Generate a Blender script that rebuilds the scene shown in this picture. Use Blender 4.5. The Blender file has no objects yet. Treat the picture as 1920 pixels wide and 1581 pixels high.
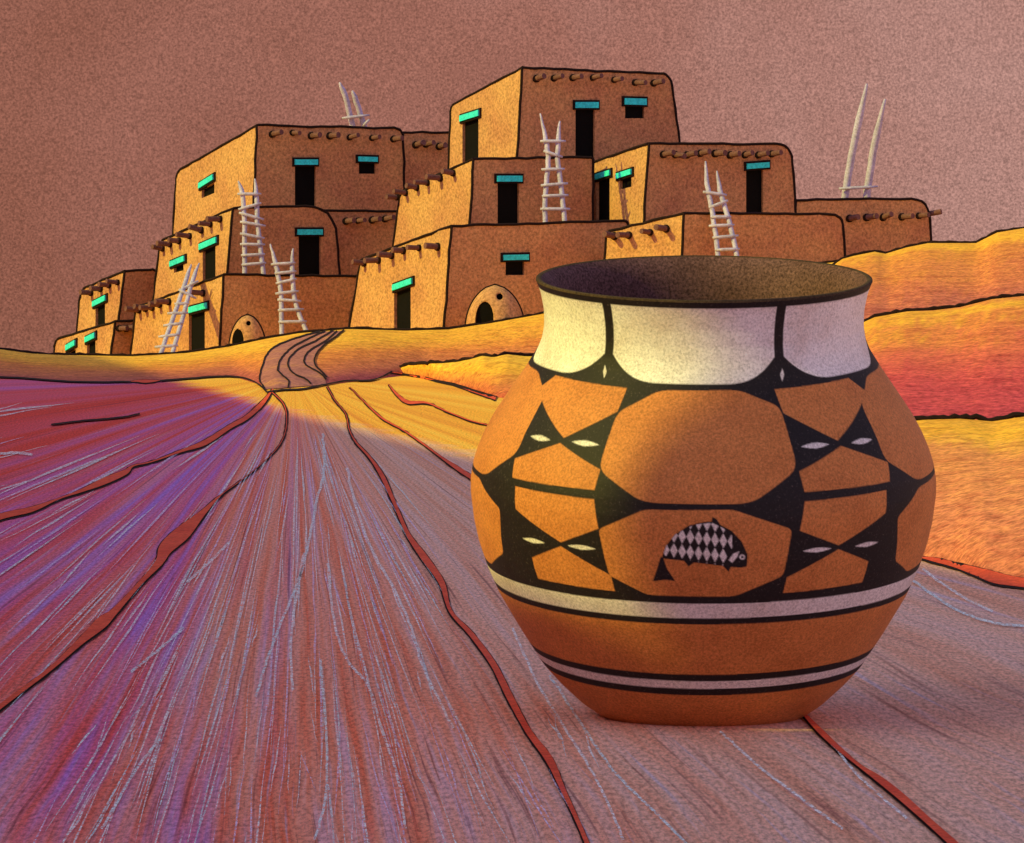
import bpy, bmesh, math, random
import numpy as np
from mathutils import Vector
from mathutils.bvhtree import BVHTree
R_ = math.radians
random.seed(7)
sc = bpy.context.scene
COL = sc.collection

# ------------------------------------------------------------------ camera
FPX, CX, HY, ZC = 9000.0, 960.0, 400.0, 4.2      # focal length in photo pixels, centre column, eye-level row, eye height
cam = bpy.data.objects.new('camera', bpy.data.cameras.new('camera'))
COL.objects.link(cam)
cam.location = (0, 0, ZC)
cam.rotation_euler = (R_(90), 0, 0)
cam.data.sensor_width = 36
cam.data.lens = 36 * FPX / 1920
cam.data.shift_y = -(790.5 - HY) / 1920
cam.data.clip_end = 5000
sc.camera = cam

# ------------------------------------------------------------------ light
SUN_EL, SUN_AZ = R_(31), math.atan2(-.914, -.407)          # low golden sun from the left, a little towards the viewer
SUN = Vector((-.914 * math.cos(SUN_EL), -.407 * math.cos(SUN_EL), math.sin(SUN_EL))).normalized()
sl = bpy.data.lights.new('sun', 'SUN')
sl.energy = 2.95
sl.angle = R_(.4)
sl.color = (1, .93, .10)
so = bpy.data.objects.new('sun', sl)
COL.objects.link(so)
so.rotation_euler = SUN.to_track_quat('Z', 'Y').to_euler()
so.location = (-40, -20, 60)

w = bpy.data.worlds.new('World')
sc.world = w
w.use_nodes = True
nt = w.node_tree
nt.nodes.clear()


class NT:
    """small helper round a node tree"""
    def __init__(s, t): s.t = t
    def n(s, typ, ins=None, **kw):
        nd = s.t.nodes.new(typ)
        for k, v in kw.items(): setattr(nd, k, v)
        for k, v in (ins or {}).items():
            if hasattr(v, 'is_output'): s.t.links.new(v, nd.inputs[k])
            else: nd.inputs[k].default_value = v
        return nd
    def math(s, op, a, b=0.0, c=0.0):
        nd = s.n('ShaderNodeMath', {0: a, 1: b, 2: c}, operation=op); return nd.outputs[0]
    def ramp(s, f, stops, interp='LINEAR'):
        nd = s.n('ShaderNodeValToRGB', {0: f}); cr = nd.color_ramp; cr.interpolation = interp
        while len(cr.elements) < len(stops): cr.elements.new(.5)
        for e, (p, c) in zip(cr.elements, stops):
            e.position = p; e.color = (*c, 1) if len(c) == 3 else c
        return nd.outputs[0]
    def grey(s, f, stops): return s.ramp(f, [(p, (v, v, v)) for p, v in stops])
    def mix(s, f, a, b, mode='MIX'):
        nd = s.n('ShaderNodeMix', data_type='RGBA', blend_type=mode)
        for k, v in ((0, f), (6, a), (7, b)):
            if hasattr(v, 'is_output'): s.t.links.new(v, nd.inputs[k])
            else: nd.inputs[k].default_value = (*v, 1) if isinstance(v, tuple) and len(v) == 3 else v
        return nd.outputs[2]
    def noise(s, vec, scale, detail=2, rough=.5, dist=0):
        return s.n('ShaderNodeTexNoise', {'Vector': vec, 'Scale': scale, 'Detail': detail, 'Roughness': rough, 'Distortion': dist}).outputs[0]
    def link(s, a, b): s.t.links.new(a, b)


g = NT(nt)
tc = g.n('ShaderNodeTexCoord').outputs['Generated']
sep = g.n('ShaderNodeSeparateXYZ', {0: tc}).outputs
# dusty air low down, a clear evening sky above it
side = g.n('ShaderNodeMapRange', {0: sep[0], 1: -.12, 2: .12}).outputs[0]
cloudy = g.noise(tc, 22, 3, .5)
side = g.math('ADD', side, g.math('MULTIPLY', g.math('SUBTRACT', cloudy, .5), .9))
dust = g.ramp(side, [(0, (.25, .093, .062)), (.45, (.315, .130, .097)), (1, (.41, .218, .184))])
grain = g.noise(tc, 2000, 2, .75)
dust = g.mix(1.0, dust, g.grey(grain, [(.3, .62), (.5, 1.0), (.7, 1.42)]), 'MULTIPLY')
sky = g.n('ShaderNodeTexSky', sky_type='NISHITA', sun_disc=False, sun_elevation=SUN_EL, sun_rotation=SUN_AZ % (2 * math.pi), dust_density=2.0)
b_sky = g.n('ShaderNodeBackground', {0: sky.outputs[0], 1: .15})
# the hazy air away from the village, towards the viewer's back, is brighter and pinker
behind = g.n('ShaderNodeMapRange', {0: sep[1], 1: .93, 2: .1}).outputs[0]
dust = g.mix(behind, dust, (.66, .47, .60))
b_dust = g.n('ShaderNodeBackground', {0: dust, 1: 1.0})
up = g.n('ShaderNodeMapRange', {0: sep[2], 1: .16, 2: .75}).outputs[0]
mx = g.n('ShaderNodeMixShader', {0: up, 1: b_dust.outputs[0], 2: b_sky.outputs[0]})
out = g.n('ShaderNodeOutputWorld', {0: mx.outputs[0]})

sc.view_settings.view_transform = 'Standard'
sc.view_settings.look = 'None'
sc.view_settings.gamma = 1
sc.view_settings.exposure = 0.14

# ------------------------------------------------------------------ helpers


def P(px, py, Y):
    """the point at depth Y that is seen at photo pixel (px, py)"""
    return Vector(((px - CX) / FPX * Y, Y, ZC - (py - HY) / FPX * Y))


def PG(px, py, z=0.0):
    return P(px, py, (ZC - z) * FPX / (py - HY))


def on_plane(px, py, o, n):
    c = Vector((0, 0, ZC)); d = P(px, py, 1) - c
    return c + d * ((o - c).dot(n) / d.dot(n))


def lerp_poly(pts, x):
    xs = [p[0] for p in pts]
    return float(np.interp(x, xs, [p[1] for p in pts]))


class MB:
    def __init__(s): s.v, s.f, s.m = [], [], []
    def add(s, vs, fs, mi=0):
        o = len(s.v); s.v += [Vector(v) for v in vs]; s.f += [[i + o for i in f] for f in fs]; s.m += [mi] * len(fs)
    def hexa(s, a, b, mi=0):
        """a, b: two matching quads (front and back)"""
        s.add(list(a) + list(b), [(0, 1, 2, 3), (7, 6, 5, 4), (0, 4, 5, 1), (1, 5, 6, 2), (2, 6, 7, 3), (3, 7, 4, 0)], mi)
    def tube(s, pts, rad, n=7, mi=0):
        pts = [Vector(p) for p in pts]
        rad = rad if isinstance(rad, (list, tuple)) else [rad] * len(pts)
        vs, fs = [], []
        u = None
        for i, p in enumerate(pts):
            t = (pts[min(i + 1, len(pts) - 1)] - pts[max(i - 1, 0)]).normalized()
            if u is None: u = t.orthogonal().normalized()
            u = (u - t * u.dot(t)).normalized(); v = t.cross(u)
            for k in range(n):
                a = 2 * math.pi * k / n
                vs.append(p + (u * math.cos(a) + v * math.sin(a)) * rad[i])
        for i in range(len(pts) - 1):
            for k in range(n):
                fs.append((i * n + k, i * n + (k + 1) % n, (i + 1) * n + (k + 1) % n, (i + 1) * n + k))
        fs.append(tuple(range(n))[::-1]); fs.append(tuple((len(pts) - 1) * n + k for k in range(n)))
        s.add(vs, fs, mi)
    def mesh(s, name, base=Vector((0, 0, 0)), smooth=False):
        me = bpy.data.meshes.new(name)
        me.from_pydata([tuple(v - base) for v in s.v], [], s.f)
        me.polygons.foreach_set('material_index', s.m)
        if smooth: me.polygons.foreach_set('use_smooth', [True] * len(s.f))
        me.update()
        return me
    def build(s, name, mats, parent=None, base=Vector((0, 0, 0)), smooth=False, fix=False):
        me = s.mesh(name, base, smooth)
        if fix:
            bm = bmesh.new(); bm.from_mesh(me); bmesh.ops.recalc_face_normals(bm, faces=bm.faces); bm.to_mesh(me); bm.free()
        return link(name, me, mats, parent)


def link(name, me, mats, parent=None):
    for m in (mats if isinstance(mats, (list, tuple)) else [mats]): me.materials.append(m)
    o = bpy.data.objects.new(name, me)
    COL.objects.link(o)
    if parent: o.parent = parent
    return o


def thing(name, label, cat, loc, group=None):
    o = bpy.data.objects.new(name, None)
    COL.objects.link(o)
    o.location = loc
    o.empty_display_size = .3
    o['label'] = label; o['category'] = cat
    if group: o['group'] = group
    return o


def structure(o, label=None):
    o['kind'] = 'structure'
    return o


# ------------------------------------------------------------------ materials


def grain_mat(name, stops, patch=.35, grain=9, amount=(.6, 1.4), rough=.9, bump=.25, stroke=None):
    """matt surface whose colour wanders between the stops in patches and is speckled like coarse dry pigment"""
    m = bpy.data.materials.new(name); m.use_nodes = True
    g = NT(m.node_tree); bs = m.node_tree.nodes['Principled BSDF']
    co = g.n('ShaderNodeTexCoord').outputs['Object']
    base = g.ramp(g.noise(co, patch, 4, .6), stops)
    fine = g.noise(co, grain, 3, .7)
    c = g.mix(1.0, base, g.grey(fine, [(.32, amount[0]), (.5, 1.0), (.68, amount[1])]), 'MULTIPLY')
    g.link(c, bs.inputs['Base Color'])
    bs.inputs['Roughness'].default_value = rough
    bs.inputs['Specular IOR Level'].default_value = .15
    b = g.n('ShaderNodeBump', {'Height': fine, 'Strength': bump, 'Distance': .012})
    g.link(b.outputs[0], bs.inputs['Normal'])
    return m


def plain(name, c, rough=.8, grain=None):
    return grain_mat(name, [(.3, tuple(x * .8 for x in c)), (.7, tuple(min(1, x * 1.15) for x in c))], patch=2, grain=grain or 14, amount=(.75, 1.25), rough=rough, bump=.15)


ADOBE = grain_mat('adobe_plaster', [(.3, (.45, .19, .105)), (.5, (.54, .268, .128)), (.7, (.59, .32, .145))], patch=.45, grain=12, amount=(.58, 1.36), bump=.35)
INK = plain('dark_seam', (.018, .008, .008), .9)
DARK = plain('dark_opening', (.004, .003, .003), .95)
TURQ = plain('turquoise_paint', (.04, .78, 1.0), .6)
LOG = plain('weathered_log', (.17, .075, .075), .85)
POLE = plain('peeled_pole', (.48, .43, .66), .8)
CRACK = grain_mat('red_clay_crack', [(.3, (.68, .06, .035)), (.55, (.85, .11, .05)), (.75, (.74, .07, .07))], patch=.7, grain=16, amount=(.75, 1.25))


def chalk(name, c):
    """a broken dusty crust through which the clay shows"""
    m = plain(name, c, .95, 12); g = NT(m.node_tree); bs = m.node_tree.nodes['Principled BSDF']
    co = g.n('ShaderNodeTexCoord').outputs['Object']
    f = g.noise(g.n('ShaderNodeMapping', {'Vector': co, 'Scale': (1, .3, 1)}).outputs[0], 34, 3, .8)
    g.link(g.grey(f, [(.40, 0), (.56, .95)]), bs.inputs['Alpha'])
    return m


CHALK = chalk('pale_mineral', (.98, .95, .98))


def soil_mat(name, grain=9):
    m = bpy.data.materials.new(name); m.use_nodes = True
    g = NT(m.node_tree); bs = m.node_tree.nodes['Principled BSDF']
    at = g.n('ShaderNodeAttribute', attribute_name='soil').outputs[0]
    co = g.n('ShaderNodeTexCoord').outputs['Object']
    fine = g.noise(co, grain, 3, .7)
    mp = g.n('ShaderNodeMapping', {'Vector': co, 'Scale': (.5, .9, 6)}).outputs[0]
    st = g.noise(mp, 2.2, 4, .65, .6)
    c = g.mix(1.0, at, g.ramp(st, [(.3, (.74, .60, .62)), (.5, (1, 1, 1)), (.7, (1.22, 1.3, 1.1))]), 'MULTIPLY')
    c = g.mix(1.0, c, g.grey(fine, [(.32, .58), (.5, 1.0), (.68, 1.38)]), 'MULTIPLY')
    g.link(c, bs.inputs['Base Color'])
    bs.inputs['Roughness'].default_value = .95
    bs.inputs['Specular IOR Level'].default_value = .1
    b = g.n('ShaderNodeBump', {'Height': fine, 'Strength': .2, 'Distance': .015})
    g.link(b.outputs[0], bs.inputs['Normal'])
    return m


SOIL = soil_mat('lit_crest_soil')

# ground: furrows of coloured clay, mauve for shade, fanning out from the foot of the track at (PX, PYD)
PX, PYD = -5.65, 124.0


def ground_mat():
    m = bpy.data.materials.new('furrowed_ground'); m.use_nodes = True
    g = NT(m.node_tree); bs = m.node_tree.nodes['Principled BSDF']
    co = g.n('ShaderNodeTexCoord').outputs['Object']
    x, y, z = g.n('ShaderNodeSeparateXYZ', {0: co}).outputs
    dy = g.math('MAXIMUM', g.math('SUBTRACT', PYD, y), .8)
    a = g.math('DIVIDE', g.math('SUBTRACT', x, PX), dy)
    wv = g.math('ARCTANGENT', g.math('MULTIPLY', g.math('SUBTRACT', a, .0456), 29.5))
    rr = g.math('MULTIPLY', g.math('DIVIDE', dy, y), 3.0)
    wob = g.math('MULTIPLY', g.math('SUBTRACT', g.noise(g.n('ShaderNodeCombineXYZ', {0: wv, 1: g.math('MULTIPLY', rr, .3)}).outputs[0], 1.6, 1), .5), .05)
    wv2 = g.math('ADD', wv, wob)
    def streak(k, r, det=3, off=0.0):
        return g.noise(g.n('ShaderNodeCombineXYZ', {0: g.math('MULTIPLY', wv2, k), 1: g.math('MULTIPLY', rr, r), 2: off}).outputs[0], 1.0, det, .6)
    broad, mid, thin, hue = streak(5, .16, 3), streak(26, .28, 3, 3.3), streak(80, .45, 3, 7.1), streak(3.2, .35, 2, 11.0)
    # hue: violet on the left of the fan, rose and mauve on the right
    lean = g.n('ShaderNodeMapRange', {0: wv, 1: -1.6, 2: .5}).outputs[0]
    shift = g.n('ShaderNodeMapRange', {0: wv, 1: -1.42, 2: -1.0, 3: -.11, 4: .05}).outputs[0]
    violet = g.ramp(g.math('ADD', mid, shift), [(.30, (.80, .08, .06)), (.44, (.80, .12, .16)), (.56, (.68, .15, .36)), (.70, (.46, .20, .66))])
    rose = g.ramp(mid, [(.32, (.88, .18, .09)), (.46, (.92, .30, .19)), (.58, (.92, .36, .27)), (.70, (.84, .44, .50))])
    grey = g.ramp(mid, [(.32, (.78, .35, .23)), (.5, (.84, .46, .34)), (.68, (.80, .50, .44))])
    f1 = g.math('ADD', lean, g.math('MULTIPLY', g.math('SUBTRACT', broad, .5), 1.3))
    clay = g.mix(g.ramp(f1, [(.35, (0, 0, 0)), (.75, (1, 1, 1))]), violet, rose)
    rt = g.n('ShaderNodeMapRange', {0: g.math('ADD', wv, g.math('MULTIPLY', g.math('SUBTRACT', broad, .5), .6)), 1: .25, 2: .8}).outputs[0]
    clay = g.mix(rt, clay, grey)
    # thin pale and dark scratches along the furrows
    clay = g.mix(g.grey(thin, [(.60, 0), (.72, .55)]), clay, (.60, .50, .66))
    clay = g.mix(g.grey(thin, [(.30, .6), (.42, 0)]), clay, (.20, .035, .05))
    # sunlit gold painted in beyond the shadow edge, shaded mauve kept before it
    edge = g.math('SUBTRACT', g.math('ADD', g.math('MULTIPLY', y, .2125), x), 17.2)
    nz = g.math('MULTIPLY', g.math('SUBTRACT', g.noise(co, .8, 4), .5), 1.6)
    lit_f = g.n('ShaderNodeMapRange', {0: g.math('ADD', edge, nz), 1: -.5, 2: .25}).outputs[0]
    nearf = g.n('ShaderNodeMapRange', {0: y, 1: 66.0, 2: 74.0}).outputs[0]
    lit_f = g.math('MULTIPLY', lit_f, nearf)
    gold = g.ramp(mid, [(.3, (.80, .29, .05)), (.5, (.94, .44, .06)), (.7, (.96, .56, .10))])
    c = g.mix(lit_f, clay, gold)
    fine = g.noise(g.n('ShaderNodeMapping', {'Vector': co, 'Scale': (1, .22, 1)}).outputs[0], 26, 3, .75)
    c = g.mix(1.0, c, g.grey(fine, [(.32, .58), (.5, 1.0), (.68, 1.4)]), 'MULTIPLY')
    g.link(c, bs.inputs['Base Color'])
    bs.inputs['Roughness'].default_value = .95
    bs.inputs['Specular IOR Level'].default_value = .1
    hgt = g.math('ADD', g.math('MULTIPLY', thin, .5), g.math('MULTIPLY', fine, .5))
    b = g.n('ShaderNodeBump', {'Height': hgt, 'Strength': .3, 'Distance': .03})
    g.link(b.outputs[0], bs.inputs['Normal'])
    return m


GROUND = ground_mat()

# ------------------------------------------------------------------ terrain
TERR = []          # (verts, faces) for draping things on the land


def grid_mesh(name, rows, mat, colors=None):
    """rows: equal-length lists of points"""
    n = len(rows[0]); mb = MB()
    vs = [p for r in rows for p in r]
    fs = [(i * n + k, i * n + k + 1, (i + 1) * n + k + 1, (i + 1) * n + k) for i in range(len(rows) - 1) for k in range(n - 1)]
    mb.add(vs, fs)
    me = mb.mesh(name, smooth=True)
    if colors is not None:
        at = me.color_attributes.new('soil', 'FLOAT_COLOR', 'POINT')
        at.data.foreach_set('color', np.array([(*c, 1) for c in colors], dtype=np.float32).ravel())
    TERR.append((vs, fs))
    return structure(link(name, me, mat))


# ground: a flat plain that drops away behind the village like the top of a mesa
ys = list(np.arange(6, 126, 2)) + [128, 134, 145, 165, 200, 260, 340]
rows = []
for Y in ys:
    z = 0.0 if Y <= 126 else -(Y - 126) * .12
    rows.append([Vector((x, Y, z)) for x in np.linspace(-130, 130, 131)])
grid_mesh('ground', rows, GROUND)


def mixc(stops, t):
    return tuple(float(np.interp(t, [s[0] for s in stops], [s[1][k] for s in stops])) for k in range(3))


rng = np.random.default_rng(3)


def wob1(x, seed):
    return math.sin(x * .9 + seed) * .5 + math.sin(x * 2.3 + seed * 2.1) * .3 + math.sin(x * 5.1 + seed * 3.7) * .2


def hill(name, crest, toe, Yc, Yt, px0, px1, bands, step=10, ns=22, power=.75, seed=1.0, path=None, back=(.05, 40)):
    """a long mound: toe line in front, crest line behind, seen at the given photo pixels; falls away behind"""
    cols = np.arange(px0, px1 + 1, step)
    rows = [[] for _ in range(ns + 5)]
    cols_c = [[] for _ in range(ns + 5)]
    for px in cols:
        yc = lerp_poly(Yc, px) if isinstance(Yc, list) else Yc
        C = P(px, lerp_poly(crest, px), yc)
        if isinstance(Yt, (int, float)): T = Vector(((px - CX) / FPX * Yt, Yt, -.05))
        else: T = PG(px, lerp_poly(toe, px)); T.z = -.03
        for i in range(ns + 1):
            s = i / ns
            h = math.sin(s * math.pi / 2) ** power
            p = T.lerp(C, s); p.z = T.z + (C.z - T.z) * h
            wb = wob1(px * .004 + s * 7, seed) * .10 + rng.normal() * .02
            c = mixc(bands, min(1, max(0, h + wb)))  # sunlit gold crest and shaded crimson foot painted in by height
            if path and path(px, s): c = path(px, s)
            rows[i].append(p); cols_c[i].append(c)
        for k, (dy, dz) in enumerate(((.8, .03), (3, .16), (back[1] * .5, back[1] * .5 * back[0] + .4), (back[1], back[1] * (back[0] + .08) + 2))):
            q = Vector((C.x * (1 + dy / yc), C.y + dy, C.z - dz))
            rows[ns + 1 + k].append(q); cols_c[ns + 1 + k].append(bands[-1][1])
    return grid_mesh(name, rows, SOIL, [c for r in cols_c for c in r]), [P(px, lerp_poly(crest, px), (lerp_poly(Yc, px) if isinstance(Yc, list) else Yc)) for px in cols]


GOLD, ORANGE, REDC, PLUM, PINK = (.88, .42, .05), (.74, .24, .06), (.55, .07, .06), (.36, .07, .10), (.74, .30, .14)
CRESTS = []
PATHC = (.50, .22, .20)
H1c = [(-2200, 640), (-600, 650), (-100, 650), (0, 655), (60, 663), (120, 666), (250, 668), (350, 662), (430, 650), (500, 635), (560, 625), (655, 617), (760, 620), (840, 618), (920, 606), (1010, 590), (1150, 560), (1300, 530), (1450, 505), (1580, 490), (1700, 500), (2600, 520), (3600, 540)]
H1t = [(-2200, 706), (-400, 711), (0, 710), (150, 718), (250, 718), (350, 712), (440, 708), (485, 722), (520, 731), (620, 722), (700, 712), (800, 700), (1300, 700), (3600, 700)]
H1_left, H1_right = [(618, 605), (645, 580), (665, 585), (690, 585), (722, 612)], None
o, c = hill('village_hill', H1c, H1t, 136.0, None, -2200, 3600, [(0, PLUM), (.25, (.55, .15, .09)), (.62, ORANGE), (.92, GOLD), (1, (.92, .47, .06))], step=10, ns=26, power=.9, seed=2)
CRESTS.append(c)
Fc = [(730, 697), (745, 692), (765, 684), (800, 682), (830, 681), (860, 678), (880, 674), (905, 667), (925, 670), (950, 664), (985, 668), (1100, 668), (1250, 695)]
Ft = [(730, 699), (800, 712), (870, 728), (925, 745), (1000, 752), (1200, 740), (1250, 704)]
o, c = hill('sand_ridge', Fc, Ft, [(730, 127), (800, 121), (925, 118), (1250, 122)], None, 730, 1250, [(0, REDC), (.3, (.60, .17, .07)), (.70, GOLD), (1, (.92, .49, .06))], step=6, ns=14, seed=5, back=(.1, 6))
CRESTS.append(c)
R1c = [(1400, 575), (1500, 530), (1562, 500), (1575, 487), (1600, 480), (1640, 472), (1660, 476), (1700, 464), (1740, 456), (1790, 456), (1830, 456), (1850, 446), (1870, 436), (1920, 428), (2100, 420), (2600, 440), (3200, 520)]
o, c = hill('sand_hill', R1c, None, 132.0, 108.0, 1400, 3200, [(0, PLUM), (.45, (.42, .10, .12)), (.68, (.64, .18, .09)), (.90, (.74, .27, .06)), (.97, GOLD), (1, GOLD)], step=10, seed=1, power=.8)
CRESTS.append(c)
R2c = [(1250, 790), (1400, 700), (1550, 630), (1615, 606), (1640, 595), (1700, 584), (1750, 582), (1800, 576), (1860, 561), (1920, 555), (2200, 560), (2900, 640)]
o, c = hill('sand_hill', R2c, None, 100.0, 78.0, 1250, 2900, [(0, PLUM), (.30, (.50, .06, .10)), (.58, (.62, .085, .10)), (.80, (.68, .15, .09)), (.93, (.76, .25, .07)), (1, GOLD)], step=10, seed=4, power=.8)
CRESTS.append(c)
R3c = [(1250, 935), (1400, 860), (1600, 800), (1735, 787), (1800, 785), (1860, 790), (1920, 781), (2200, 775), (2800, 840)]
R3t = [(1250, 905), (1400, 1005), (1600, 1025), (1715, 1045), (1790, 1062), (1850, 1085), (1920, 1098), (2200, 1120), (2800, 1130)]
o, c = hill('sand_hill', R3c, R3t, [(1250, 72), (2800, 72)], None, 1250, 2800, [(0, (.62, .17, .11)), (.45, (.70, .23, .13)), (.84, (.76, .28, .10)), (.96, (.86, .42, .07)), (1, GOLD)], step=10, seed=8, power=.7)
CRESTS.append(c)

BV = [BVHTree.FromPolygons([tuple(v) for v in vs], fs) for vs, fs in TERR]


def drape(px, py, lift=.02):
    c = Vector((0, 0, ZC)); d = (P(px, py, 1) - c).normalized(); best = None
    for b in BV:
        h = b.ray_cast(c, d)
        if h[0] is not None and (best is None or h[3] < best[3]): best = h
    if best is None: return None
    n = best[1] if best[1].z > 0 else -best[1]
    return best[0] + n * lift


def smooth_line(pts, n=6, jit=0.0):
    out = []
    for i in range(len(pts) - 1):
        p0, p1, p2, p3 = (pts[max(0, min(len(pts) - 1, i + k))] for k in (-1, 0, 1, 2))
        for j in range(n):
            t = j / n
            f = lambda a, b, c, d: .5 * (2 * b + (c - a) * t + (2 * a - 5 * b + 4 * c - d) * t * t + (3 * b - a - 3 * c + d) * t ** 3)
            out.append(tuple(f(*(q[k] for q in (p0, p1, p2, p3))) for k in range(len(pts[0]))))
    out.append(tuple(pts[-1]))
    if jit: out = [(q[0] + random.gauss(0, jit), q[1] + random.gauss(0, jit * .6)) + tuple(q[2:]) for q in out]
    return out


def ribbon(mb, pts, lift, mi=0, widen=0.0, n=6, jit=0.0):
    """pts: (px, py, half width in pixels); a strip lying on the land"""
    q = smooth_line(pts, n, jit)
    L, Rr = [], []
    for i, p in enumerate(q):
        a, b = q[max(0, i - 1)], q[min(len(q) - 1, i + 1)]
        tx, ty = b[0] - a[0], b[1] - a[1]; l = math.hypot(tx, ty) or 1
        hw = max(.15, p[2]) + widen
        A = drape(p[0] - ty / l * hw, p[1] + tx / l * hw, lift); B = drape(p[0] + ty / l * hw, p[1] - tx / l * hw, lift)
        if A is None or B is None or (L and ((A - L[-1]).length > 14 or (B - Rr[-1]).length > 14)): continue
        L.append(A); Rr.append(B)
    if len(L) < 2: return
    m = len(L)
    mb.add(L + Rr, [(i, i + 1, m + i + 1, m + i) for i in range(m - 1)], mi)


# clay-filled cracks with dark rims
def crack(pts, name='clay_gully', rim=2.2):
    mb = MB()
    ribbon(mb, [(p[0], p[1], p[2] * .8) for p in pts], .012, 0, rim, jit=.5)
    ribbon(mb, [(p[0], p[1], p[2] * .8) for p in pts], .024, 1, 0)
    return structure(mb.build(name, [INK, CRACK]))


crack([(512, 731, 1), (490, 760, 5), (462, 785, 5), (430, 803, 5), (385, 832, 6), (340, 848, 3), (285, 868, 1.5), (250, 876, 2), (235, 888, 6), (195, 905, 8), (155, 922, 4), (110, 938, 2), (60, 958, 6), (0, 972, 7), (-120, 1010, 8)])
crack([(510, 737, 1), (533, 762, 1), (537, 800, 1), (525, 835, .8), (495, 868, .8), (450, 905, .8), (415, 930, 1.5), (380, 965, 7), (345, 1000, 17), (312, 1030, 16), (298, 1058, 9), (262, 1098, 5), (215, 1150, 8), (190, 1172, 14), (150, 1208, 8), (95, 1258, 5), (40, 1300, 5), (-60, 1375, 7)])
crack([(613, 726, .6), (628, 752, .6), (648, 778, .6), (655, 808, 1), (668, 832, 2), (695, 862, 3), (718, 898, 5), (742, 952, 4), (765, 1005, 5), (795, 1048, 8), (828, 1096, 7), (845, 1150, 4), (885, 1195, 6), (925, 1250, 7), (955, 1310, 8), (990, 1375, 7), (1030, 1430, 9), (1055, 1485, 6), (1085, 1550, 5), (1110, 1610, 6)])
crack([(1495, 1330, 2), (1530, 1368, 6), (1565, 1402, 6), (1610, 1440, 4), (1650, 1468, 8), (1690, 1500, 9), (1740, 1545, 8), (1790, 1590, 9), (1830, 1625, 8)])
crack([(1716, 1046, 1), (1755, 1053, 6), (1790, 1062, 7), (1830, 1074, 11), (1865, 1086, 14), (1900, 1093, 12), (1960, 1102, 10)])
crack([(655, 727, .5), (680, 752, 1), (715, 785, 2), (755, 808, 1.5), (790, 832, 2), (825, 858, 2.5), (860, 882, 5), (900, 908, 5)], rim=1.4)
crack([(728, 722, .5), (745, 742, 3), (765, 756, 4), (800, 757, 2), (835, 772, 1.5), (880, 790, 1.2), (920, 800, 1)], rim=1.3)
crack([(245, 717, .5), (258, 716, 2.5), (272, 716.5, 4), (288, 716, 2.5), (300, 715, .5)], rim=1.4)
crack([(730, 699, 1), (780, 706, 1.5), (850, 722, 2.5), (890, 735, 4), (930, 748, 5)], rim=1.4)

# dark seams: the foot of the hill, the edges and ruts of the track, a scratch on the left slope
for pts in ([(-150, 712), (0, 709), (80, 714), (150, 718), (245, 718)], [(300, 716), (350, 712), (400, 708), (440, 708), (470, 714), (490, 727), (500, 738)],
            [(500, 738), (530, 733), (570, 731), (610, 723), (650, 716), (700, 714), (735, 698)],
            [(497, 733), (488, 715), (489, 700), (494, 684), (500, 668), (515, 652), (550, 637), (580, 628), (600, 623)],
            [(540, 729), (541, 716), (530, 706), (521, 694), (527, 675), (545, 655), (575, 638), (610, 622)],
            [(583, 722), (572, 712), (550, 702), (541, 690), (542, 675), (562, 655), (590, 642), (625, 621)],
            [(612, 714), (598, 700), (576, 688), (570, 676), (580, 660), (612, 640), (632, 622)],
            [(613, 710), (602, 698), (590, 685), (592, 668), (608, 648), (628, 634), (645, 620)],
            [(95, 799), (150, 792), (200, 788), (235, 784), (262, 778)]):
    mb = MB()
    ribbon(mb, [(x, y, 1.5) for x, y in pts], .03, jit=.35)
    structure(mb.build('rut' if pts[0][0] > 400 else 'ground_seam', INK))
# the track itself
mb = MB()
trk = [((497, 731), (612, 722)), ((488, 712), (606, 704)), ((491, 694), (590, 686)), ((500, 668), (592, 668)), ((520, 650), (608, 648)), ((560, 634), (628, 634)), ((600, 623), (645, 621))]
ll, rr_ = smooth_line([t[0] for t in trk], 4), smooth_line([t[1] for t in trk], 4)
vs, n = [], 14
for a, b in zip(ll, rr_):
    for k in range(n + 1):
        t = k / n
        vs.append(drape(a[0] + (b[0] - a[0]) * t, a[1] + (b[1] - a[1]) * t, .015))
mb.add(vs, [(i * (n + 1) + k, i * (n + 1) + k + 1, (i + 1) * (n + 1) + k + 1, (i + 1) * (n + 1) + k) for i in range(len(ll) - 1) for k in range(n)])
structure(mb.build('path', grain_mat('track_clay', [(.3, (.34, .12, .13)), (.55, (.46, .17, .15)), (.75, (.62, .26, .10))], patch=.6, grain=9), smooth=True))
# dark crest seams of the hills
for c in CRESTS:
    mb = MB()
    mb.tube([p + Vector((random.gauss(0, .01), 0, random.gauss(.02, .012))) for p in c], .045)
    structure(mb.build('crest_seam', INK))

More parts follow.
